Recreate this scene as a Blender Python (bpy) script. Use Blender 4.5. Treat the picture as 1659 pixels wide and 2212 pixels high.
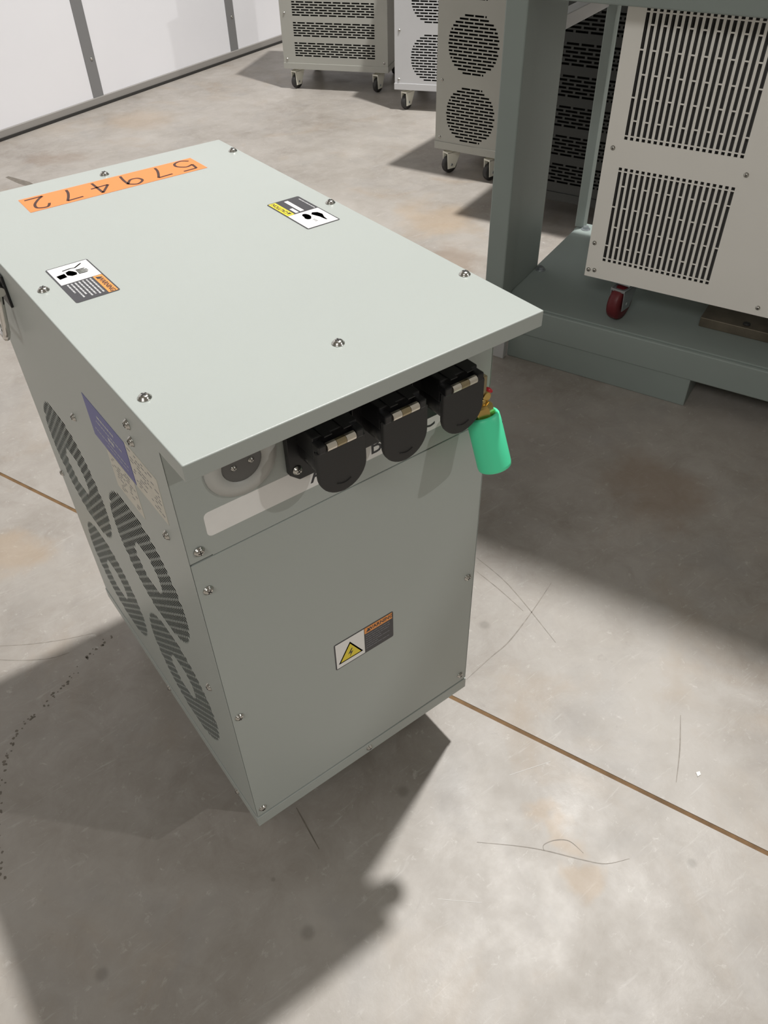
import bpy, bmesh, math, random
from mathutils import Vector, Matrix

random.seed(7)
scene = bpy.context.scene
for o in list(bpy.data.objects):
    bpy.data.objects.remove(o, do_unlink=True)
COL = scene.collection

# ------------------------------------------------------------------ camera
cam_d = bpy.data.cameras.new('camera')
cam_d.sensor_fit = 'VERTICAL'
cam_d.sensor_height = 36.0
cam_d.lens = 1695.4 / 2212.0 * 36.0
cam_d.clip_start = 0.02
cam_d.clip_end = 200
cam = bpy.data.objects.new('camera', cam_d)
COL.objects.link(cam)
cam.location = (-0.193, -0.602, 1.500)
cam.rotation_euler = (0.827, 0.0189, -0.6447)
scene.camera = cam

# ------------------------------------------------------------------ world (even light of the big hall)
wd = bpy.data.worlds.new('world')
scene.world = wd
wd.use_nodes = True
bg = wd.node_tree.nodes['Background']
bg.inputs[0].default_value = (1.0, 0.91, 0.76, 1)
bg.inputs[1].default_value = 0.165

# ------------------------------------------------------------------ high bay lamps and one added fill light
def area_lamp(name, loc, power, size, col=(1, 0.98, 0.95)):
    d = bpy.data.lights.new(name, 'AREA')
    d.shape = 'DISK'; d.size = size; d.energy = power; d.color = col
    o = bpy.data.objects.new(name, d); COL.objects.link(o)
    o.location = loc
    return o
area_lamp('high_bay_or_fill_lamp', (3.264, 1.228, 8.284), 850, 0.30)
area_lamp('high_bay_or_fill_lamp', (8.97, -9.63, 8.284), 620, 0.30)
area_lamp('high_bay_or_fill_lamp', (-8.30, -4.86, 8.284), 500, 5.0)  # added fill disc, no known fixture; brightens the white unit and rack front

vs = scene.view_settings
vs.view_transform = 'Standard'
vs.look = 'None'
vs.gamma = 1.0
vs.use_curve_mapping = False
vs.exposure = 0.0

# ------------------------------------------------------------------ building axes (u along the floor joint, v along the back wall)
ANG = math.atan2(-0.931, 0.364)
UU = Vector((math.cos(ANG), math.sin(ANG), 0))
VV = Vector((-math.sin(ANG), math.cos(ANG), 0))
def uv(u, v, z=0.0):
    return UU * u + VV * v + Vector((0, 0, z))

# ------------------------------------------------------------------ materials
M = {}
def sock(n, *names):
    for k in names:
        if k in n.inputs:
            return n.inputs[k]
def mat(name, col, rough=0.5, metal=0.0, spec=0.5, bump=0.0, bscale=300.0, var=0.0, vscale=6.0):
    m = bpy.data.materials.new(name); m.use_nodes = True
    nt = m.node_tree; b = nt.nodes['Principled BSDF']
    b.inputs['Base Color'].default_value = (*col, 1)
    b.inputs['Roughness'].default_value = rough
    b.inputs['Metallic'].default_value = metal
    sock(b, 'Specular IOR Level', 'Specular').default_value = spec
    tc = nt.nodes.new('ShaderNodeTexCoord')
    if bump:
        n = nt.nodes.new('ShaderNodeTexNoise'); n.inputs['Scale'].default_value = bscale
        n.inputs['Detail'].default_value = 2
        nt.links.new(tc.outputs['Object'], n.inputs['Vector'])
        bp = nt.nodes.new('ShaderNodeBump'); bp.inputs['Strength'].default_value = bump
        bp.inputs['Distance'].default_value = 0.001
        nt.links.new(n.outputs['Fac'], bp.inputs['Height'])
        nt.links.new(bp.outputs['Normal'], b.inputs['Normal'])
    if var:
        n = nt.nodes.new('ShaderNodeTexNoise'); n.inputs['Scale'].default_value = vscale
        n.inputs['Detail'].default_value = 5
        nt.links.new(tc.outputs['Object'], n.inputs['Vector'])
        r = nt.nodes.new('ShaderNodeValToRGB')
        r.color_ramp.elements[0].position = 0.3; r.color_ramp.elements[1].position = 0.7
        r.color_ramp.elements[0].color = (*[c * (1 - var) for c in col], 1)
        r.color_ramp.elements[1].color = (*[min(1, c * (1 + var)) for c in col], 1)
        nt.links.new(n.outputs['Fac'], r.inputs['Fac'])
        nt.links.new(r.outputs['Color'], b.inputs['Base Color'])
    M[name] = m
    return m

mat('cabinet_paint', (0.425, 0.458, 0.435), 0.36, spec=0.45, bump=0.12, bscale=900, var=0.015, vscale=3)
mat('interior_dark', (0.012, 0.012, 0.011), 0.9, spec=0.03, var=0.2)
mat('black_plastic', (0.009, 0.009, 0.010), 0.33, bump=0.05, bscale=500)
mat('black_rubber', (0.028, 0.027, 0.026), 0.62, bump=0.15, bscale=700)
mat('steel_shiny', (0.75, 0.73, 0.69), 0.18, metal=1.0, bump=0.02)
mat('steel_screw', (0.60, 0.585, 0.55), 0.24, metal=1.0)
mat('screw_recess', (0.03, 0.03, 0.03), 0.6)
mat('brass', (0.80, 0.56, 0.19), 0.28, metal=1.0, bump=0.02)
mat('green_rubber', (0.10, 0.88, 0.48), 0.42, bump=0.05, bscale=400)
mat('red_plastic', (0.62, 0.02, 0.035), 0.35)
mat('label_white', (0.90, 0.89, 0.87), 0.4, var=0.02, vscale=40)
mat('label_cream', (0.66, 0.63, 0.55), 0.45, var=0.05, vscale=60)
mat('label_black', (0.045, 0.044, 0.05), 0.4)
mat('label_print', (0.035, 0.035, 0.04), 0.5)
mat('label_print_grey', (0.19, 0.19, 0.21), 0.5)
mat('label_orange', (0.88, 0.33, 0.07), 0.4)
mat('label_yellow', (0.88, 0.70, 0.03), 0.4)
mat('label_blue', (0.045, 0.055, 0.30), 0.35)
mat('print_pale', (0.55, 0.55, 0.56), 0.5)
mat('tape_orange', (0.95, 0.27, 0.075), 0.55, bump=0.06, bscale=250)
mat('marker_ink', (0.06, 0.022, 0.012), 0.55)
mat('ring_grey', (0.50, 0.50, 0.475), 0.45)
mat('inlet_grey', (0.115, 0.113, 0.108), 0.45)
mat('rack_paint', (0.27, 0.315, 0.30), 0.45, bump=0.08, bscale=500, var=0.03, vscale=4)
mat('unit_white', (0.92, 0.905, 0.86), 0.45, bump=0.08, bscale=700, var=0.01)
mat('unit_grey', (0.40, 0.40, 0.365), 0.45, bump=0.05, bscale=600, var=0.02)
mat('unit_lightgrey', (0.58, 0.585, 0.60), 0.45, bump=0.05, bscale=600, var=0.02)
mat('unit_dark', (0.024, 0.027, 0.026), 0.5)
mat('ivory_metal', (0.82, 0.81, 0.72), 0.4)
mat('wheel_black', (0.03, 0.029, 0.028), 0.55)
mat('wheel_red', (0.12, 0.009, 0.013), 0.45)
mat('zinc', (0.42, 0.45, 0.47), 0.38, metal=0.8)
mat('galvanised', (0.17, 0.145, 0.11), 0.4, metal=0.5, var=0.25, vscale=14)
mat('wall_white', (0.86, 0.86, 0.90), 0.6, bump=0.03, bscale=60, var=0.012, vscale=2)
mat('wall_strip', (0.245, 0.245, 0.25), 0.5, metal=0.2)
mat('base_trim', (0.30, 0.285, 0.27), 0.5)
mat('trim_shadow_gap', (0.03, 0.028, 0.026), 0.8)
mat('joint_filler', (0.165, 0.092, 0.036), 0.75, var=0.25, vscale=30)
mat('crack_dark', (0.285, 0.26, 0.23), 0.8, var=0.2, vscale=60)
mat('crack_deep', (0.17, 0.15, 0.125), 0.85, var=0.2, vscale=60)
mat('chip_white', (0.85, 0.84, 0.80), 0.6)

def floor_material():
    m = bpy.data.materials.new('concrete'); m.use_nodes = True
    nt = m.node_tree; N = nt.nodes; L = nt.links
    b = N['Principled BSDF']
    tc = N.new('ShaderNodeTexCoord')
    def noise(scale, detail=6, rough=0.6, vec=None, dist=0.0):
        n = N.new('ShaderNodeTexNoise'); n.inputs['Scale'].default_value = scale
        n.inputs['Detail'].default_value = detail; n.inputs['Roughness'].default_value = rough
        n.inputs['Distortion'].default_value = dist
        L.new(vec or tc.outputs['Object'], n.inputs['Vector'])
        return n
    def ramp(src, p0, p1, c0=(0, 0, 0, 1), c1=(1, 1, 1, 1)):
        r = N.new('ShaderNodeValToRGB')
        r.color_ramp.elements[0].position = p0; r.color_ramp.elements[1].position = p1
        r.color_ramp.elements[0].color = c0; r.color_ramp.elements[1].color = c1
        L.new(src, r.inputs['Fac']); return r
    def mix(fac, a, c, mode='MIX', amt=None):
        x = N.new('ShaderNodeMix'); x.data_type = 'RGBA'; x.blend_type = mode
        if amt is not None:
            mu = N.new('ShaderNodeMath'); mu.operation = 'MULTIPLY'; mu.inputs[1].default_value = amt
            L.new(fac, mu.inputs[0]); fac = mu.outputs[0]
        L.new(fac, x.inputs[0])
        if isinstance(a, tuple): x.inputs[6].default_value = a
        else: L.new(a, x.inputs[6])
        if isinstance(c, tuple): x.inputs[7].default_value = c
        else: L.new(c, x.inputs[7])
        return x.outputs[2]
    big = ramp(noise(1.7, 6, 0.62).outputs['Fac'], 0.33, 0.68, (0.255, 0.226, 0.196, 1), (0.405, 0.375, 0.340, 1))
    col = big.outputs['Color']
    mid = ramp(noise(11.0, 9, 0.75, dist=0.6).outputs['Fac'], 0.36, 0.66)
    col = mix(mid.outputs['Color'], col, (0.430, 0.405, 0.378, 1), amt=0.55)
    tan = ramp(noise(2.6, 5, 0.6, dist=1.0).outputs['Fac'], 0.56, 0.74)
    col = mix(tan.outputs['Color'], col, (0.345, 0.255, 0.165, 1), amt=0.34)
    cool = ramp(noise(4.1, 6, 0.6, dist=0.5).outputs['Fac'], 0.54, 0.72)
    col = mix(cool.outputs['Color'], col, (0.290, 0.275, 0.262, 1), amt=0.50)
    # trowel streaks, pale, thin
    mp = N.new('ShaderNodeMapping'); mp.inputs['Rotation'].default_value = (0, 0, 0.6)
    mp.inputs['Scale'].default_value = (5, 34, 5)
    L.new(tc.outputs['Object'], mp.inputs['Vector'])
    st = ramp(noise(1.6, 6, 0.7, vec=mp.outputs['Vector'], dist=1.2).outputs['Fac'], 0.60, 0.70)
    col = mix(st.outputs['Color'], col, (0.52, 0.50, 0.475, 1), amt=0.40)
    fl = ramp(noise(38, 6, 0.75, dist=0.4).outputs['Fac'], 0.60, 0.72)
    col = mix(fl.outputs['Color'], col, (0.58, 0.56, 0.53, 1), amt=0.60)
    dk = ramp(noise(23, 6, 0.75, dist=0.8).outputs['Fac'], 0.63, 0.75)
    col = mix(dk.outputs['Color'], col, (0.20, 0.18, 0.16, 1), amt=0.35)
    # stains with a shape of their own
    nz = noise(5.0, 4, 0.6)
    sb = N.new('ShaderNodeVectorMath'); sb.operation = 'SUBTRACT'; sb.inputs[1].default_value = (0.5, 0.5, 0.5)
    L.new(nz.outputs['Color'], sb.inputs[0])
    sc = N.new('ShaderNodeVectorMath'); sc.operation = 'SCALE'; sc.inputs['Scale'].default_value = 0.34
    L.new(sb.outputs[0], sc.inputs[0])
    ad = N.new('ShaderNodeVectorMath'); ad.operation = 'ADD'
    L.new(tc.outputs['Object'], ad.inputs[0]); L.new(sc.outputs[0], ad.inputs[1])
    def spot(col, xy, r, c, amt, warp=True, soft=0.3):
        d = N.new('ShaderNodeVectorMath'); d.operation = 'DISTANCE'
        L.new(ad.outputs[0] if warp else tc.outputs['Object'], d.inputs[0])
        d.inputs[1].default_value = (xy[0], xy[1], 0)
        mr = N.new('ShaderNodeMapRange'); mr.interpolation_type = 'SMOOTHSTEP'
        mr.inputs[1].default_value = r * soft; mr.inputs[2].default_value = r
        mr.inputs[3].default_value = 1; mr.inputs[4].default_value = 0
        L.new(d.outputs['Value'], mr.inputs[0])
        return mix(mr.outputs[0], col, c, amt=amt)
    TAN = (0.43, 0.295, 0.165, 1); BRN = (0.22, 0.135, 0.075, 1); GRY = (0.18, 0.165, 0.14, 1)
    for xy, r, c, amt, wp in SPOTS:
        col = spot(col, xy, r, {'tan': TAN, 'brn': BRN, 'gry': GRY}[c], amt, wp)
    L.new(col, b.inputs['Base Color'])
    rr = ramp(noise(6, 5, 0.6).outputs['Fac'], 0.3, 0.7, (0.36, 0.36, 0.36, 1), (0.56, 0.56, 0.56, 1))
    L.new(rr.outputs['Color'], b.inputs['Roughness'])
    sock(b, 'Specular IOR Level', 'Specular').default_value = 0.5
    bp = N.new('ShaderNodeBump'); bp.inputs['Strength'].default_value = 0.12; bp.inputs['Distance'].default_value = 0.002
    L.new(noise(60, 6, 0.7).outputs['Fac'], bp.inputs['Height'])
    L.new(bp.outputs['Normal'], b.inputs['Normal'])
    M['concrete'] = m

# camera-independent positions of floor stains (metres on the floor)
SPOTS = []

# ------------------------------------------------------------------ mesh helpers
class MB:
    def __init__(s):
        s.v = []; s.f = []; s.mi = []; s.sm = []
    def add(s, vs, fs, mi=0, smooth=False):
        k = len(s.v); s.v += [tuple(p) for p in vs]
        for f in fs:
            s.f.append([i + k for i in f]); s.mi.append(mi); s.sm.append(smooth)
        return s
    def box(s, x0, x1, y0, y1, z0, z1, mi=0):
        return s.add([(x0, y0, z0), (x1, y0, z0), (x1, y1, z0), (x0, y1, z0), (x0, y0, z1), (x1, y0, z1), (x1, y1, z1), (x0, y1, z1)],
                     [(0, 3, 2, 1), (4, 5, 6, 7), (0, 1, 5, 4), (1, 2, 6, 5), (2, 3, 7, 6), (3, 0, 4, 7)], mi)
    def mapbox(s, fn, a0, a1, b0, b1, c0, c1, mi=0):
        vs = [fn(a, b, c) for c in (c0, c1) for a, b in ((a0, b0), (a1, b0), (a1, b1), (a0, b1))]
        return s.add(vs, [(0, 3, 2, 1), (4, 5, 6, 7), (0, 1, 5, 4), (1, 2, 6, 5), (2, 3, 7, 6), (3, 0, 4, 7)], mi)
    def frame(s, p, d):
        d = Vector(d).normalized()
        a = Vector((0, 0, 1)) if abs(d.z) < 0.9 else Vector((1, 0, 0))
        e1 = d.cross(a).normalized(); e2 = d.cross(e1).normalized()
        return e1, e2
    def lathe(s, p, d, prof, n=20, mi=0, caps=True, smooth=True):
        """prof: list of (radius, distance along d)"""
        p = Vector(p); d = Vector(d).normalized(); e1, e2 = s.frame(p, d)
        vs = []; fs = []
        for r, t in prof:
            for i in range(n):
                a = 2 * math.pi * i / n
                vs.append(p + d * t + (e1 * math.cos(a) + e2 * math.sin(a)) * r)
        for j in range(len(prof) - 1):
            for i in range(n):
                k = (i + 1) % n
                fs.append((j * n + i, j * n + k, (j + 1) * n + k, (j + 1) * n + i))
        s.add(vs, fs, mi, smooth)
        if caps:
            k = len(s.v) - len(vs)
            for ring in (0, len(prof) - 1):
                if prof[ring][0] > 1e-6:
                    s.f.append([k + ring * n + i for i in (range(n) if ring else reversed(range(n)))])
                    s.mi.append(mi); s.sm.append(False)
        return s
    def cyl(s, p, q, r, n=16, mi=0, smooth=True):
        p = Vector(p); q = Vector(q)
        return s.lathe(p, q - p, [(r, 0), (r, (q - p).length)], n, mi, True, smooth)
    def prism(s, pts, fn, c0, c1, mi=0):
        """polygon pts (a,b) counter-clockwise, extruded c0..c1 through fn(a,b,c)"""
        n = len(pts)
        vs = [fn(a, b, c) for c in (c0, c1) for a, b in pts]
        fs = [tuple(reversed(range(n))), tuple(range(n, 2 * n))] + [(i, (i + 1) % n, n + (i + 1) % n, n + i) for i in range(n)]
        return s.add(vs, fs, mi)
    def tube(s, pts, r, n=10, mi=0):
        pts = [Vector(p) for p in pts]
        vs = []; fs = []; e1 = None
        for i, p in enumerate(pts):
            d = (pts[min(i + 1, len(pts) - 1)] - pts[max(i - 1, 0)]).normalized()
            if e1 is None:
                e1, e2 = s.frame(p, d)
            else:
                e1 = (e1 - d * e1.dot(d)).normalized(); e2 = d.cross(e1)
            for j in range(n):
                a = 2 * math.pi * j / n
                vs.append(p + (e1 * math.cos(a) + e2 * math.sin(a)) * r)
        for i in range(len(pts) - 1):
            for j in range(n):
                k = (j + 1) % n
                fs.append((i * n + j, i * n + k, (i + 1) * n + k, (i + 1) * n + j))
        fs.append(tuple(range(n))); fs.append(tuple((len(pts) - 1) * n + j for j in reversed(range(n))))
        return s.add(vs, fs, mi, True)
    def build(s, name, mats, parent=None, bevel=0.0, label=None, segs=2, fix=True):
        me = bpy.data.meshes.new(name)
        me.from_pydata(s.v, [], s.f)
        if isinstance(mats, str): mats = [mats]
        for k in mats: me.materials.append(M[k])
        for p, mi, sm in zip(me.polygons, s.mi, s.sm):
            p.material_index = mi; p.use_smooth = sm
        if fix:
            bm = bmesh.new(); bm.from_mesh(me)
            bmesh.ops.recalc_face_normals(bm, faces=bm.faces)
            bm.to_mesh(me); bm.free()
        me.update()
        o = bpy.data.objects.new(name, me); COL.objects.link(o)
        if parent: o.parent = parent
        if bevel:
            b = o.modifiers.new('bevel', 'BEVEL'); b.width = bevel; b.segments = segs
            b.limit_method = 'ANGLE'; b.angle_limit = math.radians(40); b.harden_normals = False
        if label: o['label'] = label
        return o

def empty(name, loc, rz=0.0, label=None, cat=None, group=None, kind=None):
    o = bpy.data.objects.new(name, None); COL.objects.link(o)
    o.empty_display_size = 0.1
    o.location = loc; o.rotation_euler = (0, 0, rz)
    tag(o, label, cat, group, kind)
    return o
def tag(o, label=None, cat=None, group=None, kind=None):
    if label: o['label'] = label
    if cat: o['category'] = cat
    if group: o['group'] = group
    if kind: o['kind'] = kind
    return o
def inst(src, name, parent, loc, rot=None):
    o = bpy.data.objects.new(name, src.data); COL.objects.link(o)
    o.parent = parent; o.location = loc
    if rot is not None: o.rotation_euler = rot
    return o

FX = lambda a, b, c: (a, b, c)

def slot_panel(mb, fn, W, H, rows, c0, c1, mi=0):
    """sheet W x H with real slots; rows: (t0, t1, [(s0, s1), ...]) sorted, through fn(s, t, depth)"""
    t = 0.0
    for t0, t1, holes in rows:
        if t0 > t + 1e-6: mb.mapbox(fn, 0, W, t, t0, c0, c1, mi)
        s = 0.0
        for a, b in sorted(holes):
            if a > s + 1e-6: mb.mapbox(fn, s, a, t0, t1, c0, c1, mi)
            s = b
        if s < W - 1e-6: mb.mapbox(fn, s, W, t0, t1, c0, c1, mi)
        t = t1
    if t < H - 1e-6: mb.mapbox(fn, 0, W, t, H, c0, c1, mi)

def ring_rows(centres, r, rin, pitch, sh, sl, gap):
    """rows of short slots that fill rings; all centres share one height"""
    zc = centres[0][1]; rows = []
    k = int(r / pitch)
    for i in range(-k, k + 1):
        dz = i * pitch
        if abs(dz) > r - 0.004: continue
        hw = math.sqrt(r * r - dz * dz)
        hi = math.sqrt(max(0, rin * rin - dz * dz)) if abs(dz) < rin else 0
        holes = []
        for cs, _ in centres:
            step = sl + gap; off = (i % 2) * step / 2
            n = int(2 * r / step) + 3
            for j in range(-n, n):
                a = j * step + off; b = a + sl
                a = max(a, -hw); b = min(b, hw)
                for (p, q) in ([(a, min(b, -hi)), (max(a, hi), b)] if hi else [(a, b)]):
                    if q - p > 0.006: holes.append((cs + p, cs + q))
        rows.append((zc + dz - sh / 2, zc + dz + sh / 2, holes))
    return rows

def text_mesh(txt, size, mat_name, parent, name='lettering', loc=(0, 0, 0), sx=1.0, bold=0.0, extr=0.00008):
    cu = bpy.data.curves.new(name, 'FONT'); cu.body = txt; cu.size = size
    cu.align_x = 'CENTER'; cu.align_y = 'CENTER'; cu.offset = bold; cu.extrude = extr; cu.resolution_u = 3
    tmp = bpy.data.objects.new('tmp_text', cu); COL.objects.link(tmp)
    bpy.context.view_layer.update()
    dg = bpy.context.evaluated_depsgraph_get()
    me = bpy.data.meshes.new_from_object(tmp.evaluated_get(dg))
    bpy.data.objects.remove(tmp, do_unlink=True)
    me.name = name; me.materials.clear(); me.materials.append(M[mat_name])
    for v in me.vertices: v.co.x *= sx
    o = bpy.data.objects.new(name, me); COL.objects.link(o)
    o.parent = parent; o.location = loc
    return o

def rrect(x0, x1, y0, y1, r, n=5):
    pts = []
    for cx, cy, a0 in ((x1 - r, y0 + r, -90), (x1 - r, y1 - r, 0), (x0 + r, y1 - r, 90), (x0 + r, y0 + r, 180)):
        for i in range(n + 1):
            a = math.radians(a0 + 90 * i / n)
            pts.append((cx + r * math.cos(a), cy + r * math.sin(a)))
    return pts

def disc(cx, cy, r, n=20, sx=1, sy=1):
    return [(cx + r * sx * math.cos(2 * math.pi * i / n), cy + r * sy * math.sin(2 * math.pi * i / n)) for i in range(n)]

def ribbon(mb, pts, w, z0, z1, mi=0, taper=True):
    P = [Vector((p[0], p[1])) for p in pts]
    L = []; R = []
    for i, p in enumerate(P):
        d = (P[min(i + 1, len(P) - 1)] - P[max(i - 1, 0)]).normalized()
        n = Vector((-d.y, d.x)); t = i / (len(P) - 1)
        ww = w * (0.35 + 0.65 * math.sin(math.pi * min(max(t, 0.04), 0.96))) if taper else w
        L.append(p + n * ww / 2); R.append(p - n * ww / 2)
    for i in range(len(P) - 1):
        q = [R[i], R[i + 1], L[i + 1], L[i]]
        mb.prism([(a.x, a.y) for a in q], FX, z0, z1, mi)

def smooth_pts(pts, k=6):
    out = []
    n = len(pts)
    for i in range(n - 1):
        p0 = pts[max(i - 1, 0)]; p1 = pts[i]; p2 = pts[i + 1]; p3 = pts[min(i + 2, n - 1)]
        for j in range(k):
            t = j / k
            out.append(tuple(0.5 * ((2 * p1[a]) + (-p0[a] + p2[a]) * t + (2 * p0[a] - 5 * p1[a] + 4 * p2[a] - p3[a]) * t * t
                                    + (-p0[a] + 3 * p1[a] - 3 * p2[a] + p3[a]) * t ** 3) for a in (0, 1)))
    out.append(tuple(pts[-1][:2]))
    return out

# ================================================================== SETTING
SPOTS += [((-0.14, 1.23), 0.14, 'tan', 0.36, True), ((1.434, 0.334), 0.20, 'brn', 0.40, True),
          ((0.493, -0.224), 0.060, 'tan', 0.35, True), ((0.458, -0.300), 0.055, 'tan', 0.35, True),
          ((2.206, 2.213), 0.26, 'tan', 0.38, True), ((1.942, 1.849), 0.22, 'brn', 0.40, True),
          ((1.145, 4.195), 0.16, 'brn', 0.25, True), ((1.009, 4.261), 0.14, 'brn', 0.30, True),
          ((1.737, 4.578), 0.30, 'tan', 0.30, True)]
for xy, r in (((-0.010, -0.085), 0.018), ((0.634, -0.422), 0.013), ((0.290, 0.023), 0.017), ((0.713, 0.243), 0.018),
              ((-0.331, 0.075), 0.016), ((-0.011, 0.033), 0.006)):
    SPOTS.append((xy, r, 'gry', 0.5, False))
floor_material()

fl = empty('floor', (0, 0, 0), 0, kind='structure')
fl['label'] = 'mottled bare concrete floor with a brown sawn joint'
JV = 0.529; HW = 0.0050
def uvquad(mb, u0, u1, v0, v1, z0, z1):
    pts = [uv(u0, v0), uv(u1, v0), uv(u1, v1), uv(u0, v1)]
    mb.prism([(p.x, p.y) for p in pts], FX, z0, z1)
m_ = MB(); uvquad(m_, -4.5, 14, -14, JV - HW, -0.1, 0.0); m_.build('slab', 'concrete', fl)
m_ = MB(); uvquad(m_, -4.5, 14, JV + HW, 14, -0.1, 0.0); m_.build('slab', 'concrete', fl)
m_ = MB(); uvquad(m_, -4.5, 14, JV - HW, JV + HW, -0.1, -0.0012); m_.build('joint_filler', 'joint_filler', fl)

# back wall: white sheet panels with grey cover strips, skirting channel at the floor
WU = -4.10
wl = empty('wall_back', uv(WU, 0), ANG, kind='structure')
wl['label'] = 'white panelled wall with grey vertical strips'
STRIP_V = [3.405 + 1.39 * k for k in range(-3, 6)]
for a, b in zip(STRIP_V[:-1], STRIP_V[1:]):
    m_ = MB(); m_.box(-0.06, 0.0, a + 0.03, b - 0.03, 0.0, 4.2); m_.build('wall_panel', 'wall_white', wl)
for a in STRIP_V:
    m_ = MB(); m_.box(-0.065, 0.006, a - 0.043, a + 0.043, 0.0, 4.2)
    s_ = m_.build('cover_strip', 'wall_strip', wl, bevel=0.002)
    m_ = MB()
    for k in range(6):
        m_.lathe((0.006, a + 0.012, 0.27 + 0.34 * k), (1, 0, 0), [(0.011, 0), (0.009, 0.004), (0.0, 0.006)], 10)
    m_.build('strip_screws', 'steel_screw', s_)
bt = empty('baseboard_back', uv(WU, 0), ANG, kind='structure')
bt['label'] = 'low grey metal skirting along the white wall'
m_ = MB(); m_.box(0.0, 0.022, STRIP_V[0], STRIP_V[-1], 0.014, 0.052); m_.build('skirting_channel', 'base_trim', bt, bevel=0.002)
m_ = MB(); m_.box(0.0, 0.030, STRIP_V[0], STRIP_V[-1], 0.0, 0.014); m_.build('skirting_shade_strip', 'trim_shadow_gap', bt)  # near-black strip standing in for the shade under the skirting channel

# ================================================================== shared pieces
def make_screw_mesh():
    m = MB()
    m.lathe((0, 0, 0), (0, 0, 1), [(0.0072, 0), (0.0072, 0.0008), (0.0062, 0.0012), (0.0058, 0.0026), (0.0042, 0.0040), (0.0018, 0.0046)], 16, 0)
    m.box(-0.0032, 0.0032, -0.0007, 0.0007, 0.0036, 0.00475, 1)
    m.box(-0.0007, 0.0007, -0.0032, 0.0032, 0.0036, 0.00475, 1)
    o = m.build('screw', ['steel_screw', 'screw_recess'])
    return o
SCREW = make_screw_mesh()
_scr_used = [False]
ROT_UP = (0, 0, 0)
ROT_FRONT = (math.pi / 2, 0, 0)            # local z -> -y
ROT_LEFT = (0, -math.pi / 2, 0)            # local z -> -x
def screw(parent, loc, rot, spin=0.0, scale=1.0):
    if not _scr_used[0]:
        o = SCREW; _scr_used[0] = True; o.parent = parent
    else:
        o = bpy.data.objects.new('screw', SCREW.data); COL.objects.link(o); o.parent = parent
    from mathutils import Euler
    R = Euler(rot).to_matrix() @ Matrix.Rotation(spin, 3, 'Z')
    o.location = loc; o.rotation_euler = R.to_euler(); o.scale = (scale,) * 3
    return o

def caster(parent, loc, h, wheel_mat='wheel_black', fork_mat='ivory_metal', ang=0.0, wr=None, ww=0.03):
    """swivel caster: top plate at z=h, wheel touching z=0; loc is floor point"""
    wr = wr or h * 0.37
    m = MB()
    m.box(-0.036, 0.036, -0.03, 0.03, h - 0.005, h)
    m.lathe((0, 0, h - 0.02), (0, 0, 1), [(0.02, 0), (0.024, 0.015)], 14)
    off = 0.022
    for s in (-1, 1):
        y0 = s * (ww / 2 + 0.003); y1 = s * (ww / 2 + 0.007)
        pts = [(off - 0.024, wr - 0.020), (off + 0.024, wr - 0.020), (0.052, h - 0.014), (-0.040, h - 0.014)]
        m.prism(pts, lambda a, b, c: (a, c, b), min(y0, y1), max(y0, y1))
    m.box(-0.040, 0.052, -ww / 2 - 0.007, ww / 2 + 0.007, h - 0.024, h - 0.016)
    c = m.build('caster', fork_mat, parent, bevel=0.0015)
    c.location = loc; c.rotation_euler = (0, 0, ang)
    m = MB()
    m.lathe((off, -ww / 2, wr), (0, 1, 0), [(wr * 0.55, 0), (wr * 0.93, 0), (wr, ww * 0.2), (wr, ww * 0.8), (wr * 0.93, ww), (wr * 0.55, ww)], 24)
    m.build('wheel', wheel_mat, c)
    m = MB(); m.cyl((off, -ww / 2 - 0.010, wr), (off, ww / 2 + 0.010, wr), 0.006, 10)
    m.build('axle', 'zinc', c)
    return c

# ================================================================== TRANSFORMER CABINET (main subject)
T = empty('transformer_cabinet', (0.25, 0.43, 0), 0,
          'pale grey-green steel transformer cabinet on the concrete floor, orange tape on its lid', 'cabinet')
TO = Vector((-0.25, -0.43, 0))
class TB(MB):
    """mesh builder in room coordinates that is stored relative to the cabinet's base"""
    def build(s, name, mats, parent=None, **k):
        s.v = [(p[0] + TO.x, p[1] + TO.y, p[2] + TO.z) for p in s.v]
        return MB.build(s, name, mats, parent or T, **k)
def tl(x, y, z): return (x + TO.x, y + TO.y, z + TO.z)

LZ = 1.015; LT = 0.0225
BX0, BX1, BY0, BY1 = 0.002, 0.4877, 0.0707, 0.760
BZ0, BL, BZ1 = 0.1376, 0.168, LZ - LT
SPL = 0.811
# lid: folded tray with skirt
m_ = TB(); m_.box(0, 0.5, 0, 0.86, LZ - LT, LZ)
lid = m_.build('lid', 'cabinet_paint', bevel=0.0016, segs=3)
# inner carcass (dark), base tray, panels
m_ = TB(); m_.box(BX0 + 0.030, BX1 - 0.030, BY0 + 0.006, BY1 - 0.004, BZ0 + 0.004, BZ1); m_.build('inner_core', 'interior_dark')
m_ = TB(); m_.box(BX0 - 0.0015, BX1 + 0.0015, BY0 - 0.001, BY1 + 0.001, BZ0, BL - 0.0015); base = m_.build('base_tray', 'cabinet_paint', bevel=0.001)
m_ = TB(); m_.box(BX0 + 0.001, BX1 - 0.001, BY0, BY0 + 0.004, BL + 0.0015, SPL - 0.0008); m_.build('front_panel', 'cabinet_paint', bevel=0.0008)
m_ = TB()
m_.box(BX0 + 0.001, 0.034, BY0 + 0.0006, BY0 + 0.004, SPL + 0.0022, BZ1)
m_.box(0.034, BX1 - 0.001, BY0 + 0.0006, BY0 + 0.004, SPL + 0.0008, BZ1)
m_.build('connector_panel', 'cabinet_paint')
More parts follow.
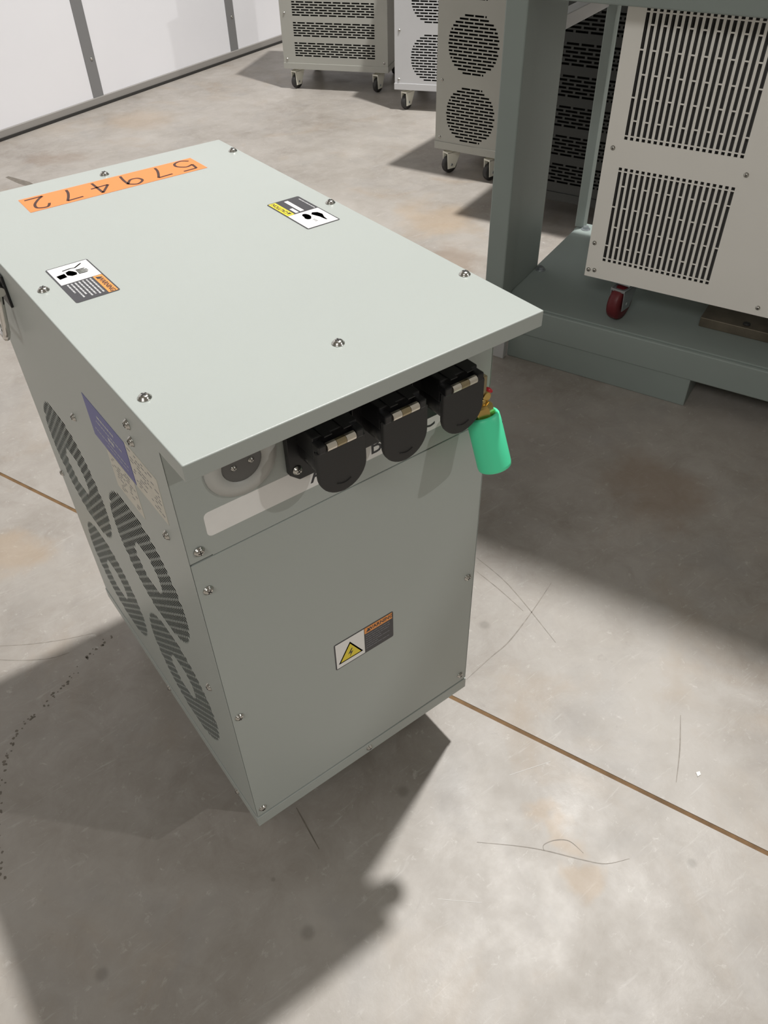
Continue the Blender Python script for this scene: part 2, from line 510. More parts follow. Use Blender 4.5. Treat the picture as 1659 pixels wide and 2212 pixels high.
# ventilated side panels with four ring-shaped fields of slots each
rows = ring_rows([(0.285 - BY0, 0.350), (0.580 - BY0, 0.350)], 0.127, 0.043, 0.0086, 0.0066, 0.0175, 0.0022)
rows += ring_rows([(0.285 - BY0, 0.630), (0.580 - BY0, 0.630)], 0.129, 0.043, 0.0086, 0.0066, 0.0175, 0.0022)
rows = [(a - BL - 0.002, b - BL - 0.002, h) for a, b, h in rows]
for side in (0, 1):
    m_ = TB()
    if side == 0: fn = lambda s, t, c: (BX0 + c, BY0 + s, BL + 0.002 + t)
    else: fn = lambda s, t, c: (BX1 - c, BY0 + s, BL + 0.002 + t)
    slot_panel(m_, fn, BY1 - BY0, BZ1 - BL - 0.002, rows, 0.0, 0.0004)
    m_.build('side_panel', 'cabinet_paint')
m_ = TB(); m_.box(BX0 + 0.001, BX1 - 0.001, BY1 - 0.003, BY1, BL + 0.001, BZ1); m_.build('rear_panel', 'cabinet_paint')
for cx, cy in ((0.07, 0.15), (0.42, 0.15), (0.07, 0.68), (0.42, 0.68)):
    caster(T, tl(cx, cy, 0), BZ0, ang=math.radians(120))
m_ = TB(); m_.box(BX0 + 0.0015, BX1 - 0.0015, BY0 + 0.002, BY1 - 0.002, BL - 0.0016, BL + 0.004); m_.build('base_gap_shade', 'interior_dark')  # dark strip giving the shade in the gap between base tray and panels
# screws
for k, (x, y) in enumerate(((0.488, 0.783), (0.255, 0.821), (0.488, 0.462), (0.488, 0.137), (0.252, 0.096), (0.021, 0.134), (0.021, 0.457))):
    screw(T, tl(x, y, LZ), ROT_UP, k * 0.7, 1.12)
for k, (x, z) in enumerate(((0.018, 0.828), (0.017, 0.759), (0.015, 0.474), (0.015, 0.189), (0.472, 0.191), (0.472, 0.479))):
    screw(T, tl(x, BY0, z), ROT_FRONT, k * 0.9)
screw(T, tl(0.245, BY0 - 0.001, 0.1525), ROT_FRONT, 0.3, 0.9)
for k, (y, z) in enumerate(((0.445, 0.823), (0.161, 0.973), (0.165, 0.946), (0.129, 0.821), (0.137, 0.488), (0.746, 0.519))):
    screw(T, tl(BX0, y, z), ROT_LEFT, k * 0.8)
for y in (0.145, 0.430): screw(T, tl(BX0 - 0.0015, y, 0.152), ROT_LEFT, 0.4, 0.9)

# ---- folding chrome handle on the left side
m_ = TB(); m_.box(BX0 - 0.004, BX0, 0.605, 0.720, 0.935, 0.985); hp = m_.build('handle_plate', 'black_plastic', bevel=0.001)
m_ = TB()
HZ = 0.962; HY0, HY1 = 0.613, 0.713; DR = 0.082
pts = [(BX0 - 0.012, HY0, HZ)] + [(BX0 - 0.012 - 0.010 * t, HY0 + 0.010 * math.sin(t * 1.57), HZ - DR * t) for t in (0.3, 0.6, 0.85)] + \
      [(BX0 - 0.022, HY0 + 0.018, HZ - DR), (BX0 - 0.022, HY1 - 0.018, HZ - DR)] + \
      [(BX0 - 0.012 - 0.010 * t, HY1 - 0.010 * math.sin(t * 1.57), HZ - DR * t) for t in (0.85, 0.6, 0.3)] + [(BX0 - 0.012, HY1, HZ)]
m_.tube(pts, 0.0055, 10)
m_.cyl((BX0 - 0.010, HY0 - 0.006, HZ), (BX0 - 0.010, HY1 + 0.006, HZ), 0.007, 12)
hd = m_.build('side_handle', 'steel_shiny')

# ---- warning labels
def label_base(name, w, h, loc, right, up, label):
    m = MB(); m.prism(rrect(-w / 2, w / 2, -h / 2, h / 2, 0.003, 3), FX, 0, 0.0003)
    o = m.build(name, 'label_black', T, label=label)
    r = Vector(right); u = Vector(up); n = r.cross(u)
    R = Matrix((r, u, n)).transposed()
    o.location = tl(*loc); o.rotation_euler = R.to_euler()
    return o
def part(parent, name, polys, mt, z0=0.0003, z1=0.0005):
    m = MB()
    for p in polys: m.prism(p, FX, z0, z1)
    return m.build(name, mt, parent)
def rc(x0, x1, y0, y1): return [(x0, y0), (x1, y0), (x1, y1), (x0, y1)]
def text_lines(x0, x1, ys, hh, lens, seed):
    rnd = random.Random(seed); out = []
    for y, L in zip(ys, lens):
        x = x0; xe = x0 + (x1 - x0) * L
        while x < xe - 0.001:
            w = min(rnd.uniform(0.003, 0.009), xe - x)
            out.append(rc(x, x + w, y - hh / 2, y + hh / 2)); x += w + 0.0011
    return out
def sign(name, w, h, loc, right, up, kind, label):
    o = label_base(name, w, h, loc, right, up, label)
    b = 0.0022; xm = -w / 2 + w * 0.495
    part(o, 'pictogram_field', [rc(-w / 2 + b, xm, -h / 2 + b, h / 2 - b)], 'label_white')
    hx0 = xm + 0.0012; hx1 = w / 2 - b; hy0 = h / 2 - b - h * 0.215; hy1 = h / 2 - b
    hc = 'label_yellow' if kind == 'caution' else 'label_orange'
    hd = part(o, 'header', [rc(hx0, hx1, hy0, hy1)], hc)
    word = 'CAUTION' if kind == 'caution' else 'WARNING'
    cy = (hy0 + hy1) / 2
    text_mesh(word, h * 0.165, 'label_print', hd, loc=((hx0 + hx1) / 2 + 0.004, cy, 0.0006), bold=0.0002)
    a = h * 0.065
    part(hd, 'alert_triangle', [[(hx0 + 0.003, cy - a), (hx0 + 0.003 + 2.2 * a, cy - a), (hx0 + 0.003 + 1.1 * a, cy + a)]], 'label_print', 0.0005, 0.00062)
    px = (-w / 2 + b + xm) / 2
    if kind == 'tools':       # cut hand and bent tool
        tl_ = text_lines(hx0 + 0.002, hx1 - 0.002, [hy0 - 0.0045 - 0.0053 * i for i in range(7)], 0.0022, [0.92, 0.97, 0.9, 0.95, 0.80, 0.9, 0.55], 3)
        part(o, 'small_print', tl_, 'print_pale')
        palm = [(px - 0.006, -0.010), (px + 0.004, -0.011), (px + 0.010, -0.006), (px + 0.0095, 0.001), (px + 0.003, 0.003), (px - 0.004, 0.0), (px - 0.009, -0.004)]
        wrist = [(px - 0.002, -0.0245), (px + 0.011, -0.0235), (px + 0.009, -0.0125), (px - 0.004, -0.0125)]
        part(o, 'hand_symbol', [palm, wrist], 'label_print')
        fingers = []
        for k in range(4):
            x = px - 0.006 + k * 0.0042
            fingers.append([(x, 0.004), (x + 0.0033, 0.004), (x + 0.0038, 0.017 + (0.002 if k in (1, 2) else -0.002)), (x + 0.0012, 0.018)])
        part(o, 'finger_symbol', fingers, 'label_print_grey')
        m = MB(); ribbon(m, [(px - 0.013, -0.012), (px - 0.0145, -0.001), (px - 0.013, 0.006), (px - 0.022, 0.018)], 0.0026, 0.0003, 0.0005, taper=False)
        m.build('tool_symbol', 'label_print', o)
    elif kind == 'caution':   # foot and hand over a bold two-line text
        part(o, 'bold_print', [rc(hx0 + 0.004, hx1 - 0.005, -0.0055, 0.0015), rc(hx0 + 0.003, hx0 + 0.022, 0.005, 0.0105)], 'label_white')
        t2 = text_lines(hx0 + 0.002, hx1 - 0.002, [-h / 2 + 0.0055], 0.002, [0.9], 9)
        part(o, 'small_print', t2, 'print_pale')
        blobA = disc(px + 0.012, 0.004, 0.0075, 18, 1.35, 0.75)
        blobB = [(px + 0.004, -0.020), (px + 0.015, -0.0175), (px + 0.019, -0.010), (px + 0.013, -0.005), (px + 0.004, -0.008), (px - 0.003, -0.0105), (px - 0.017, -0.012), (px - 0.019, -0.0145), (px - 0.008, -0.0155)]
        part(o, 'hand_symbol', [blobA, disc(px + 0.005, 0.0065, 0.0055, 14, 1.2, 0.9)], 'label_print')
        part(o, 'foot_symbol', [blobB], 'label_print')
        part(o, 'heat_lines', [disc(px - 0.006 - 0.0035 * k, 0.002, 0.0008, 6, 1, 4.2) for k in range(3)], 'label_print_grey')
    else:                     # electric shock triangle
        tl_ = text_lines(hx0 + 0.002, hx1 - 0.002, [hy0 - 0.005 - 0.0055 * i for i in range(7)], 0.0018, [0.93, 0.97, 0.9, 0.6, 0.92, 0.5, 0.9], 5)
        part(o, 'small_print', tl_, 'label_print_grey')
        a = 0.0245; y0 = -0.0215
        part(o, 'triangle_border', [[(px - a, y0), (px + a, y0), (px, y0 + 1.72 * a)]], 'label_print')
        a2 = a - 0.0045
        ty = part(o, 'triangle_field', [[(px - a2, y0 + 0.0026), (px + a2, y0 + 0.0026), (px, y0 + 0.0026 + 1.72 * a2)]], 'label_yellow', 0.0005, 0.0007)
        part(ty, 'bolt_symbol', [[(px + 0.002, y0 + 0.024), (px - 0.005, y0 + 0.013), (px + 0.0005, y0 + 0.0145), (px - 0.002, y0 + 0.005), (px + 0.005, y0 + 0.0165), (px, y0 + 0.0155), (px + 0.004, y0 + 0.024)]], 'label_print', 0.0007, 0.0009)
    return o
sign('warning_label', 0.121, 0.0608, (0.0728, 0.4535, LZ + 0.0001), (0, -1, 0), (1, 0, 0), 'tools', 'orange headed warning label with a cut hand symbol')
sign('caution_label', 0.122, 0.0595, (0.4335, 0.4585, LZ + 0.0001), (0, 1, 0), (-1, 0, 0), 'caution', 'yellow headed caution label with hand and foot symbols')
sign('shock_label', 0.1175, 0.065, (0.2487, BY0 - 0.0001, 0.4755), (1, 0, 0), (0, 0, 1), 'shock', 'orange headed warning label with a yellow shock triangle')

# ---- orange tape with the hand-written number, read from the rear edge
TPW, TPH = 0.312, 0.065
m_ = MB(); m_.prism([(-TPW / 2, -TPH / 2), (TPW / 2, -TPH / 2), (TPW / 2 + 0.0012, TPH / 2), (-TPW / 2 - 0.001, TPH / 2)], FX, 0, 0.0003)
tp = m_.build('orange_tape', 'tape_orange', T, label='orange tape strip with hand-written number 579472')
tp.location = tl(0.2537, 0.7675, LZ + 0.0001); tp.rotation_euler = (0, 0, math.pi)
GL = {'5': [[(0.42, 0.92), (-0.28, 0.90)], [(-0.28, 0.90), (-0.34, 0.50)], [(-0.34, 0.50), (0.05, 0.60), (0.40, 0.36), (0.30, 0.08), (-0.10, -0.02), (-0.42, 0.14)]],
      '7': [[(-0.40, 0.88), (0.36, 0.92)], [(0.36, 0.92), (0.16, 0.62), (0.0, 0.30), (-0.06, 0.02)]],
      '9': [[(0.36, 0.80), (0.0, 0.98), (-0.38, 0.78), (-0.30, 0.52), (0.06, 0.50), (0.36, 0.80)], [(0.36, 0.82), (0.34, 0.40), (0.26, 0.0)]],
      '4': [[(0.18, 0.98), (-0.40, 0.42)], [(-0.40, 0.42), (0.46, 0.46)], [(0.18, 0.98), (0.16, 0.0)]],
      '2': [[(-0.38, 0.72), (-0.16, 0.97), (0.24, 0.88), (0.22, 0.58), (-0.10, 0.24), (-0.40, 0.04)], [(-0.40, 0.04), (0.44, 0.06)]]}
for i, ch in enumerate('579472'):
    cx = -0.131 + [0.0, 0.050, 0.103, 0.158, 0.211, 0.264][i]
    m_ = MB()
    for st in GL[ch]:
        ps = smooth_pts([(cx + a * 0.036, -0.0265 + b * 0.054) for a, b in st], 5) if len(st) > 2 else [(cx + a * 0.036, -0.0265 + b * 0.054) for a, b in st]
        ribbon(m_, ps, 0.0046, 0.0003, 0.00045, taper=False)
    m_.build('digit', 'marker_ink', tp)

# ---- stickers on the left side
def side_sticker(name, y0, y1, z0, z1, mt, label):
    m = TB(); m.box(BX0 - 0.0004, BX0, y0, y1, z0, z1)
    return m.build(name, mt, label=label)
bl = side_sticker('rating_plate', 0.203, 0.342, 0.853, 0.921, 'label_blue', 'blue sticker with small pale print')
m_ = TB()
rnd = random.Random(4)
for z, a, b, hh in ((0.905, 0.245, 0.30, 0.004), (0.893, 0.225, 0.31, 0.0022), (0.884, 0.255, 0.275, 0.006), (0.874, 0.215, 0.325, 0.0018), (0.865, 0.22, 0.29, 0.0014)):
    y = a
    while y < b:
        w = rnd.uniform(0.004, 0.011); m_.box(BX0 - 0.0006, BX0 - 0.0004, y, min(y + w, b), z - hh / 2, z + hh / 2); y += w + 0.002
m_.build('small_print', 'print_pale', bl)
def cream(y0, y1, z0, z1, seed):
    o = side_sticker('data_sticker', y0, y1, z0, z1, 'label_cream', 'cream sticker with fine print')
    m = TB(); rnd = random.Random(seed); z = z1 - 0.007
    while z > z0 + 0.005:
        y = y0 + 0.006
        while y < y1 - 0.008:
            w = rnd.uniform(0.004, 0.012)
            if rnd.random() < 0.55: m.box(BX0 - 0.0006, BX0 - 0.0004, y, min(y + w, y1 - 0.005), z - 0.0007, z + 0.0007)
            y += w + 0.003
        z -= 0.0062
    m.build('small_print', 'label_print_grey', o)
cream(0.108, 0.2005, 0.853, 0.925, 11)
cream(0.212, 0.303, 0.786, 0.851, 12)

# ---- connector row on the front: long white strip with letters, neutral inlet, three covered sockets, green plug
m_ = TB(); m_.prism(rrect(0.033, 0.437, 0.8425, 0.8800, 0.007), lambda a, b, c: (a, BY0 + 0.0006 - c, b), 0, 0.0003)
ls = m_.build('letter_strip', 'label_white', label='long white strip lettered A B C under the sockets')
for ch, x in (('A', 0.1925), ('B', 0.2845), ('C', 0.3745)):
    o = text_mesh(ch, 0.036, 'label_print', ls, loc=tl(x, BY0 + 0.0002, 0.8605), bold=0.0001)
    o.rotation_euler = ROT_FRONT
YP = BY0 + 0.0006
m_ = TB()
m_.lathe((0.0912, YP, 0.931), (0, -1, 0), [(0.0262, 0.001), (0.0268, 0.0045), (0.0465, 0.0035), (0.0480, 0.0)], 40)
m_.build('inlet_ring', 'ring_grey', label='pale grey ring around the neutral inlet')
m_ = TB(); m_.lathe((0.0912, YP, 0.931), (0, -1, 0), [(0.0262, 0.0), (0.0262, 0.0030)], 32)
nl = m_.build('inlet_disc', 'inlet_grey', label='dark grey blank of the neutral inlet')
for x, z in ((0.0805, 0.9275), (0.1035, 0.9290)): screw(T, tl(x, YP - 0.003, z), ROT_FRONT, 0.5, 0.55)

YF = 0.016       # plane of the hanging covers
def make_socket(cx):
    z0 = 0.872; zt = 0.957; zh = 0.9455
    fn = lambda a, b, c: (cx + a, YP - c, z0 + b)
    m = TB()
    # mounting plate with clipped lower corners
    m.prism([(-0.033, 0), (0.033, 0), (0.046, 0.012), (0.046, 0.094), (-0.046, 0.094), (-0.046, 0.012)], fn, 0, 0.009)
    so = m.build('socket_plate', 'black_plastic', bevel=0.0012)
    m = TB()
    m.lathe((cx, YP - 0.006, 0.917), (0, -1, 0), [(0.031, 0), (0.031, 0.034), (0.028, 0.040), (0.024, 0.040), (0.022, 0.02)], 28)
    m.box(cx - 0.031, cx + 0.031, YF + 0.009, YP - 0.006, 0.925, zt)
    m.build('socket_body', 'black_plastic', so, bevel=0.0015)
    for s in (-1, 1):
        m = TB()
        m.box(cx + s * 0.0265 - 0.0055, cx + s * 0.0265 + 0.0055, YF - 0.004, YF + 0.012, zh - 0.006, zh + 0.0065)
        m.build('hinge_arm', 'black_plastic', so, bevel=0.002)
    m = TB()   # hanging cover with round bottom
    pts = [(-0.0345, 0.0), (-0.0345, -0.036)] + [(-0.0345 * math.cos(a), -0.036 - 0.0345 * math.sin(a)) for a in [math.pi * i / 18 for i in range(1, 18)]] + [(0.0345, -0.036), (0.0345, 0.0), (0.021, 0.0), (0.021, 0.003), (-0.021, 0.003), (-0.021, 0.0)]
    m.prism(pts, lambda a, b, c: (cx + a, YF + c, zh - 0.004 + b), -0.0035, 0.0035)
    cv = m.build('socket_cover', 'black_rubber', so, bevel=0.0018)
    m = TB()   # pull lip on the cover
    ar = [(0.017 * math.cos(a), -0.040 - 0.017 * math.sin(a)) for a in [math.radians(55 + 70 * i / 10) for i in range(11)]]
    for i in range(10):
        a, b = ar[i], ar[i + 1]
        q = [(a[0] * 1.06, -0.040 + (a[1] + 0.040) * 1.06), (b[0] * 1.06, -0.040 + (b[1] + 0.040) * 1.06), b, a]
        m.prism(q, lambda p, r, c: (cx + p, YF + c, zh - 0.004 + r), -0.0048, -0.0034)
    m.build('cover_lip', 'black_rubber', so)
    for k, (a, b, mt) in enumerate(((-0.0205, -0.0075, 'knuckle_steel'), (-0.007, 0.006, 'brass_dull'), (0.0065, 0.0195, 'knuckle_steel'))):
        m = TB(); m.cyl((cx + a, YF - 0.001, zh), (cx + b, YF - 0.001, zh), 0.0054, 10, smooth=False)
        m.build('hinge_knuckle', mt, so)
    m = TB()   # hinge leaf straps
    for s in (-0.014, 0.013):
        m.box(cx + s - 0.0055, cx + s + 0.0055, YF + 0.002, YF + 0.026, zt, zt + 0.0012)
    m.build('hinge_leaf', 'black_plastic', so)
    for s in (-1, 1):
        screw(so, tl(cx + s * 0.0352, YP - 0.009, z0 + 0.0165), ROT_FRONT, 0.4, 0.95)
        screw(so, tl(cx + s * 0.038, YP - 0.009, z0 + 0.086), ROT_FRONT, 0.9, 0.95)
    return so
mat('knuckle_steel', (0.80, 0.75, 0.66), 0.38, metal=1.0)
mat('brass_dull', (0.42, 0.35, 0.22), 0.35, metal=1.0)
for cx in (0.1945, 0.2895, 0.3840):
    make_socket(cx)

# green ground plug hanging from a brass fitting
gt = Vector((0.4400, 0.034, 0.8640)); gb = Vector((0.4455, 0.006, 0.7850)); gd = (gb - gt).normalized(); gl = (gb - gt).length
m_ = TB()
m_.lathe(gt, gd, [(0.0175, 0.004), (0.0185, 0.0), (0.0215, -0.0), (0.0232, 0.003), (0.0240, 0.012), (0.0245, gl - 0.006), (0.0238, gl - 0.001), (0.0225, gl), (0.0, gl)], 36, caps=False)
gp = m_.build('ground_plug', 'green_rubber', label='bright green rubber ground plug')
m_ = TB(); n_ = Vector((0.55, -0.80, -0.20)).normalized()
hole = gt + gd * 0.014 + Vector((0.018, -0.0155, 0.0))
m_.lathe(hole, n_, [(0.0034, -0.004), (0.0034, 0.0006)], 12)
m_.build('plug_hole', 'label_print', gp)
m_ = TB()
m_.lathe(gt + gd * 0.006, -gd, [(0.0170, 0), (0.0170, 0.017), (0.0140, 0.021)], 6, smooth=False)
m_.cyl(gt - gd * 0.008, gt - gd * 0.022, 0.0085, 14)
m_.lathe((0.4470, 0.048, 0.8880), (0, 1, 0), [(0.0125, 0), (0.0135, 0.004), (0.0135, 0.012), (0.011, 0.016)], 6, smooth=False)
m_.cyl((0.4470, YP, 0.8880), (0.4470, 0.034, 0.8880), 0.0072, 14)
m_.build('brass_fitting', 'brass', bevel=0.0008)
m_ = TB(); m_.box(0.4395, 0.4465, 0.036, 0.048, 0.878, 0.922); m_.build('fitting_arm', 'brass_dull', bevel=0.001)
m_ = TB(); m_.lathe((0.4530, 0.043, 0.8930), (0.85, -0.4, -0.4), [(0.002, -0.004), (0.0045, 0.0), (0.0045, 0.004), (0.002, 0.009)], 10)
m_.build('red_cap', 'red_plastic')

# ================================================================== STEEL RACK with a white cooler on its deck
RK = empty('steel_rack', uv(0.4, 2.26, 0), ANG, 'grey-green steel skid rack with deck, post and foot rails carrying the white slotted unit', 'rack')
class RB(MB):
    def build(s, name, mats, parent=None, **k):
        s.v = [(p[0] - 0.4, p[1] - 2.26, p[2]) for p in s.v]
        return MB.build(s, name, mats, parent or RK, **k)
V0, V1, U0, U1 = 1.885, 2.66, -0.545, 4.40
for a, b in ((-0.449, 0.183), (0.62, 1.25), (1.69, 2.32), (2.76, 3.39), (3.7, 4.33)):
    m_ = RB(); m_.box(a, b, 1.905, V1 - 0.02, 0.0, 0.100); m_.build('foot_rail', 'rack_paint', bevel=0.003)
m_ = RB(); m_.box(-0.50, U1, 1.900, 1.960, 0.100, 0.198); m_.build('deck_beam', 'rack_paint', bevel=0.004)
m_ = RB(); m_.box(-0.50, U1, V1 - 0.06, V1, 0.100, 0.198); m_.build('deck_beam', 'rack_paint', bevel=0.004)
m_ = RB(); m_.box(-0.49, U1, 1.912, V1 - 0.005, 0.198, 0.204); m_.build('deck_plate', 'rack_paint', bevel=0.001)
for u0 in (U0, U1 - 0.067):
    m_ = RB(); m_.box(u0, u0 + 0.067, V0, V0 + 0.075, 0.100, 1.086); m_.build('post', 'rack_paint', bevel=0.004)
    m_ = RB(); m_.box(u0, u0 + 0.060, V0 + 0.077, 2.205, 0.204, 1.10); m_.build('post_web', 'rack_paint', bevel=0.003)
    m_ = RB(); m_.box(u0 + 0.045, u0 + 0.080, V1 - 0.055, V1 - 0.01, 0.204, 1.10); m_.build('post', 'rack_paint', bevel=0.003)
    m_ = RB(); m_.box(u0 + 0.01, u0 + 0.055, 2.207, V1 - 0.065, 0.955, 0.995); m_.build('side_rail', 'unit_lightgrey', bevel=0.002)
m_ = RB(); m_.box(U0, U1, V0, V0 + 0.06, 1.088, 1.20); m_.build('top_beam', 'rack_paint', bevel=0.004)
m_ = RB(); m_.box(U0, U1, V1 - 0.06, V1, 1.102, 1.20); m_.build('top_beam', 'rack_paint', bevel=0.004)
m_ = RB(); m_.box(U0, U1, V0, V1, 1.202, 3.05); m_.build('upper_housing', 'rack_paint', bevel=0.006)
m_ = RB(); m_.prism([(-0.5, 0.0), (-0.45, 0.0), (-0.45, 0.098), (-0.475, 0.098)], lambda a, b, c: (a, c, b), 1.875, 1.90); m_.build('foot_gusset', 'unit_lightgrey', bevel=0.002)
for u, v in ((-0.466, 2.185), (-0.452, 2.60)):
    m_ = RB(); m_.lathe((u, v, 0.204), (0, 0, 1), [(0.018, 0), (0.018, 0.003)], 16); m_.lathe((u, v, 0.207), (0, 0, 1), [(0.011, 0), (0.011, 0.009)], 6, smooth=False)
    m_.build('deck_bolt', 'zinc')
m_ = RB(); m_.box(0.138, 0.60, 2.06, 2.30, 0.204, 0.236); gv = m_.build('cross_plate', 'galvanised', bevel=0.002, label='brownish galvanised cross plate on the deck')
m_ = RB(); m_.lathe((0.275, 2.085, 0.236), (0, 0, 1), [(0.012, 0), (0.011, 0.004), (0, 0.006)], 12); m_.build('deck_bolt', 'screw_recess')

# white cooler
WZ = 0.330; CV = 1.971
CU0, CU1 = -0.235, 0.56
CO = empty('cooling_unit', uv(0.16, 2.26, 0.204), ANG, 'white metal unit with two vertical slot grilles and red casters on the rack deck', 'cooler')
class CB(MB):
    def build(s, name, mats, parent=None, **k):
        s.v = [(p[0] - 0.16, p[1] - 2.26, p[2] - 0.204) for p in s.v]
        return MB.build(s, name, mats, parent or CO, **k)
def vslot_cols(u0, u1, z0, z1, n, brid, first):
    """columns of tall slots (along z) with short bridges, square holes in a row at both ends"""
    cols = []
    pitch = (u1 - u0) / n; w = pitch * 0.56
    for k in range(n):
        a = u0 + k * pitch + pitch * 0.22; b = a + w
        hs = [(z0, z0 + 0.0085), (z1 - 0.0085, z1)]
        lo, hi = z0 + 0.0120, z1 - 0.0120
        cuts = [c for i, c in enumerate(brid) if (i + k) % 2 == first]
        s = lo
        for c in sorted(cuts):
            hs.append((s, c - 0.0018)); s = c + 0.0018
        hs.append((s, hi)); cols.append((a, b, sorted(hs)))
    return cols
GU0, GU1 = -0.188, 0.150
lo0, lo1 = 0.388, 0.675
up0, up1 = 0.752, 1.076
c1 = vslot_cols(GU0, GU1, lo0, lo1, 20, [lo0 + (lo1 - lo0) * f for f in (0.18, 0.39, 0.60, 0.82)], 0)
c2 = vslot_cols(GU0, GU1, up0, up1, 20, [up0 + (up1 - up0) * f for f in (0.16, 0.34, 0.52, 0.70, 0.88)], 1)
cols = []
for (a, b, h1), (_, _, h2) in zip(c1, c2):
    cols.append((a - CU0, b - CU0, [(p - WZ, q - WZ) for p, q in h1 + h2]))
m_ = CB()
slot_panel(m_, lambda s, t, c: (CU0 + t, CV + c, WZ + s), 0.765, CU1 - CU0, cols, 0.0, 0.002)
m_.build('front_grille_panel', 'unit_white')
m_ = CB(); m_.box(CU0, CU0 + 0.002, CV + 0.002, 2.56, WZ, 1.095); m_.box(CU1 - 0.002, CU1, CV + 0.002, 2.56, WZ, 1.095)
m_.box(CU0, CU1, 2.558, 2.56, WZ, 1.095); m_.box(CU0, CU1, CV, 2.56, WZ - 0.002, WZ); m_.box(CU0, CU1, CV, 2.56, 1.095, 1.097)
m_.build('casing', 'unit_white')
m_ = CB(); m_.box(CU0 + 0.01, CU1 - 0.01, CV + 0.020, CV + 0.026, WZ + 0.01, 1.085)
for k in range(40):
    u = GU0 + k * (GU1 - GU0) / 40 + 0.004
    m_.box(u, u + 0.0016, CV + 0.010, CV + 0.020, lo0, up1)
m_.build('coil_fins', 'inlet_grey')
for u, z in ((-0.219, 0.439), (-0.205, 0.352), (-0.224, 0.350), (0.165, 0.712), (-0.212, 0.725), (-0.205, 1.082), (0.30, 0.352)):
    o = screw(CO, (u - 0.16, CV - 2.26, z - 0.204), ROT_FRONT, 0.3, 1.0)
for u, v, a in ((-0.105, 2.008, -2.95), (0.44, 2.05, 1.4), (-0.12, 2.48, 0.6), (0.44, 2.48, 2.0)):
    caster(CO, (u - 0.16, v - 2.26, 0), WZ - 0.206, 'wheel_red', 'zinc', a + 1.2, wr=0.056, ww=0.036)

# ================================================================== three more cabinets on casters in the background
def bg_cabinet(name, u, v, rot, W, D, H, zb, paint, label, circles, cw=None, fork='ivory_metal', group='grey cabinets on casters at the back'):
    o = empty(name, uv(u, v, 0), ANG + rot, label, 'cabinet', group)
    m = MB()
    rows = []
    if circles == 'rings':
        cs = cw
        z = 0.30
        while z + 0.14 < H - 0.02:
            rows += ring_rows([(c, z - zb) for c in cs], 0.134, 0.0, 0.0150, 0.0082, 0.046, 0.006)
            z += 0.308
    else:
        z = zb + 0.075
        k = 0
        while z < H - 0.06:
            if k % 8 not in (6, 7):
                st = 0.062; off = (k % 2) * st / 2; hs = []
                x = cw[0] - off
                while x < cw[1]:
                    a = max(x, cw[0]); b = min(x + st - 0.010, cw[1])
                    if b - a > 0.01: hs.append((a, b))
                    x += st
                rows.append((z - zb, z - zb + 0.0085, hs))
            z += 0.0145; k += 1
    slot_panel(m, lambda s, t, c: (s, c, zb + t), W, H - zb, rows, 0.0, 0.002)
    m.build('front_panel', paint, o)
    m = MB(); m.box(0, 0.002, 0.002, D, zb, H); m.box(W - 0.002, W, 0.002, D, zb, H); m.box(0, W, D - 0.002, D, zb, H)
    m.box(0, W, 0.002, D, zb, zb + 0.002); m.build('casing', paint, o)
    m = MB(); m.box(-0.006, W + 0.006, -0.008, D + 0.006, H, H + 0.02); m.build('top_cover', paint, o, bevel=0.002)
    m = MB(); m.box(-0.003, W + 0.003, -0.004, D + 0.003, zb - 0.002, zb + 0.034)
    m.build('base_tray', paint, o, bevel=0.001)
    m = MB(); m.box(0.008, W - 0.008, 0.018, D - 0.01, zb + 0.04, H - 0.01); m.build('inner_core', 'interior_dark', o)
    for x, y, a in ((0.075, 0.06, -2.0), (W - 0.075, 0.06, -1.9), (0.075, D - 0.07, -2.4), (W - 0.075, D - 0.07, -1.6)):
        caster(o, (x, y, 0), zb - 0.002, 'wheel_black', fork, a, wr=0.043, ww=0.028)
    for x, z in ((0.025, zb + 0.055), (W - 0.025, zb + 0.055), (0.03, zb + 0.32)):
        screw(o, (x, 0, z), ROT_FRONT, 0.2, 1.1)
    return o
bg_cabinet('vented_cabinet', -1.562, 3.380, 0.0, 0.386, 0.62, 1.19, 0.126, 'unit_grey',
           'grey steel cabinet with round slotted vents just behind the rack post', 'rings', (0.192,))
bg_cabinet('vented_cabinet', -2.315, 4.222, math.radians(17), 0.47, 0.62, 1.19, 0.122, 'unit_lightgrey',
           'lightest grey cabinet with round vents, middle of the three at the back', 'rings', (0.235,))
bg_cabinet('slatted_cabinet', -3.225, 4.288, math.radians(17.5), 0.72, 0.6, 1.19, 0.128, 'unit_grey',
           'grey cabinet with a full rectangular slotted front, nearest the white wall', 'slots', (0.085, 0.635))

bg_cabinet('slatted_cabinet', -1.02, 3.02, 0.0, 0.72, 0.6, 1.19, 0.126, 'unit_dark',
           'dark grey cabinet glimpsed behind the rack between its post and the white unit', 'slots', (0.085, 0.635), fork='zinc')

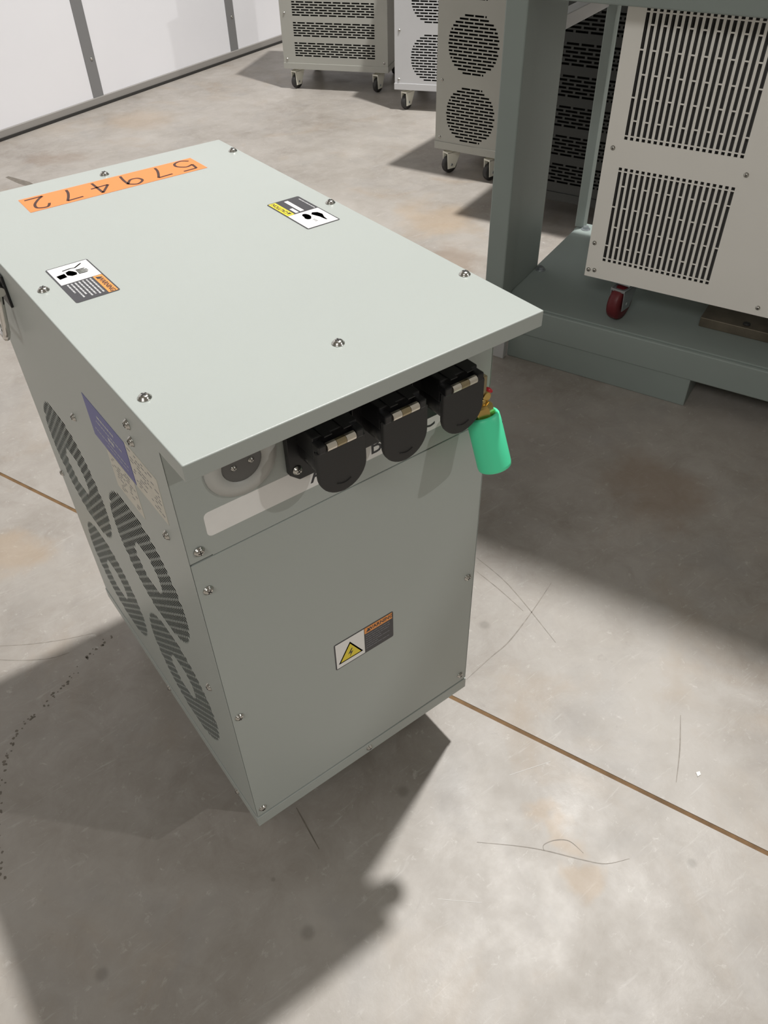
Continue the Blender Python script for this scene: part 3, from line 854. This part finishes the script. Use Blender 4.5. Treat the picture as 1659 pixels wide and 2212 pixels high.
# ================================================================== marks on the floor
MARKS = [
    ('hairline_crack', [(-0.30, 0.945), (-0.25, 0.909), (-0.195, 0.872), (-0.128, 0.836), (-0.058, 0.808)], 0.0022, 'crack_dark'),
    ('hairline_crack', [(-0.30, 0.905), (-0.263, 0.867), (-0.211, 0.825), (-0.165, 0.797), (-0.124, 0.786)], 0.0022, 'crack_dark'),
    ('scratch', [(0.850, 0.424), (0.849, 0.299), (0.810, 0.100)], 0.0026, 'crack_dark'),
    ('scratch', [(0.817, 0.386), (0.820, 0.302), (0.818, 0.217)], 0.0024, 'crack_dark'),
    ('hairline_crack', [(0.573, 0.150), (0.659, 0.162), (0.726, 0.170), (0.836, 0.203), (0.939, 0.240)], 0.0028, 'crack_dark'),
    ('hairline_crack', [(0.099, 0.126), (0.095, 0.087), (0.089, 0.028)], 0.0026, 'crack_deep'),
    ('hairline_crack', [(0.880, -0.206), (0.810, -0.258), (0.744, -0.300)], 0.0024, 'crack_dark'),
    ('hairline_crack', [(0.339, -0.146), (0.397, -0.200), (0.433, -0.239), (0.476, -0.294), (0.505, -0.325), (0.547, -0.345)], 0.0017, 'crack_dark'),
    ('hairline_crack', [(0.430, -0.236), (0.438, -0.228), (0.462, -0.235), (0.482, -0.253), (0.486, -0.285)], 0.0017, 'crack_dark'),
    ('scratch', [(0.211, -0.181), (0.271, -0.235)], 0.0024, 'scuff_pale'),
    ('scratch', [(0.486, -0.082), (0.576, -0.112)], 0.0026, 'scuff_pale'),
    ('smear', [(0.768, 4.115), (0.800, 4.000), (0.822, 3.925), (0.832, 3.836)], 0.045, 'crack_deep'),
]
mat('scuff_pale', (0.60, 0.585, 0.56), 0.7)
for nm, pts, w, mt in MARKS:
    m_ = MB(); ribbon(m_, smooth_pts(pts, 5) if len(pts) > 2 else pts, w, -0.001, 0.00035); m_.build(nm, mt, fl)
m_ = MB(); rnd = random.Random(21)
DP = smooth_pts([(-0.026, 0.771), (-0.080, 0.752), (-0.153, 0.708), (-0.218, 0.679), (-0.279, 0.651), (-0.329, 0.604), (-0.360, 0.535), (-0.394, 0.438), (-0.415, 0.34)], 7)
for p in DP:
    for k in range(2):
        if rnd.random() < 0.40: continue
        r = rnd.uniform(0.0014, 0.0040); cx = p[0] + rnd.uniform(-0.008, 0.008); cy = p[1] + rnd.uniform(-0.008, 0.008)
        m_.prism([(cx + r * rnd.uniform(0.6, 1.3) * math.cos(a), cy + r * rnd.uniform(0.6, 1.3) * math.sin(a)) for a in [i * 1.0472 for i in range(6)]], FX, -0.001, 0.0003)
pc = m_.build('pitted_line', 'crack_deep', fl); pc['kind'] = 'stuff'
m_ = MB(); m_.prism([(0.788, -0.319), (0.797, -0.320), (0.801, -0.314), (0.793, -0.311)], FX, 0.0, 0.002)
pc = m_.build('paint_chip', 'chip_white'); tag(pc, 'tiny white chip lying on the bare floor right of the joint', 'chip')
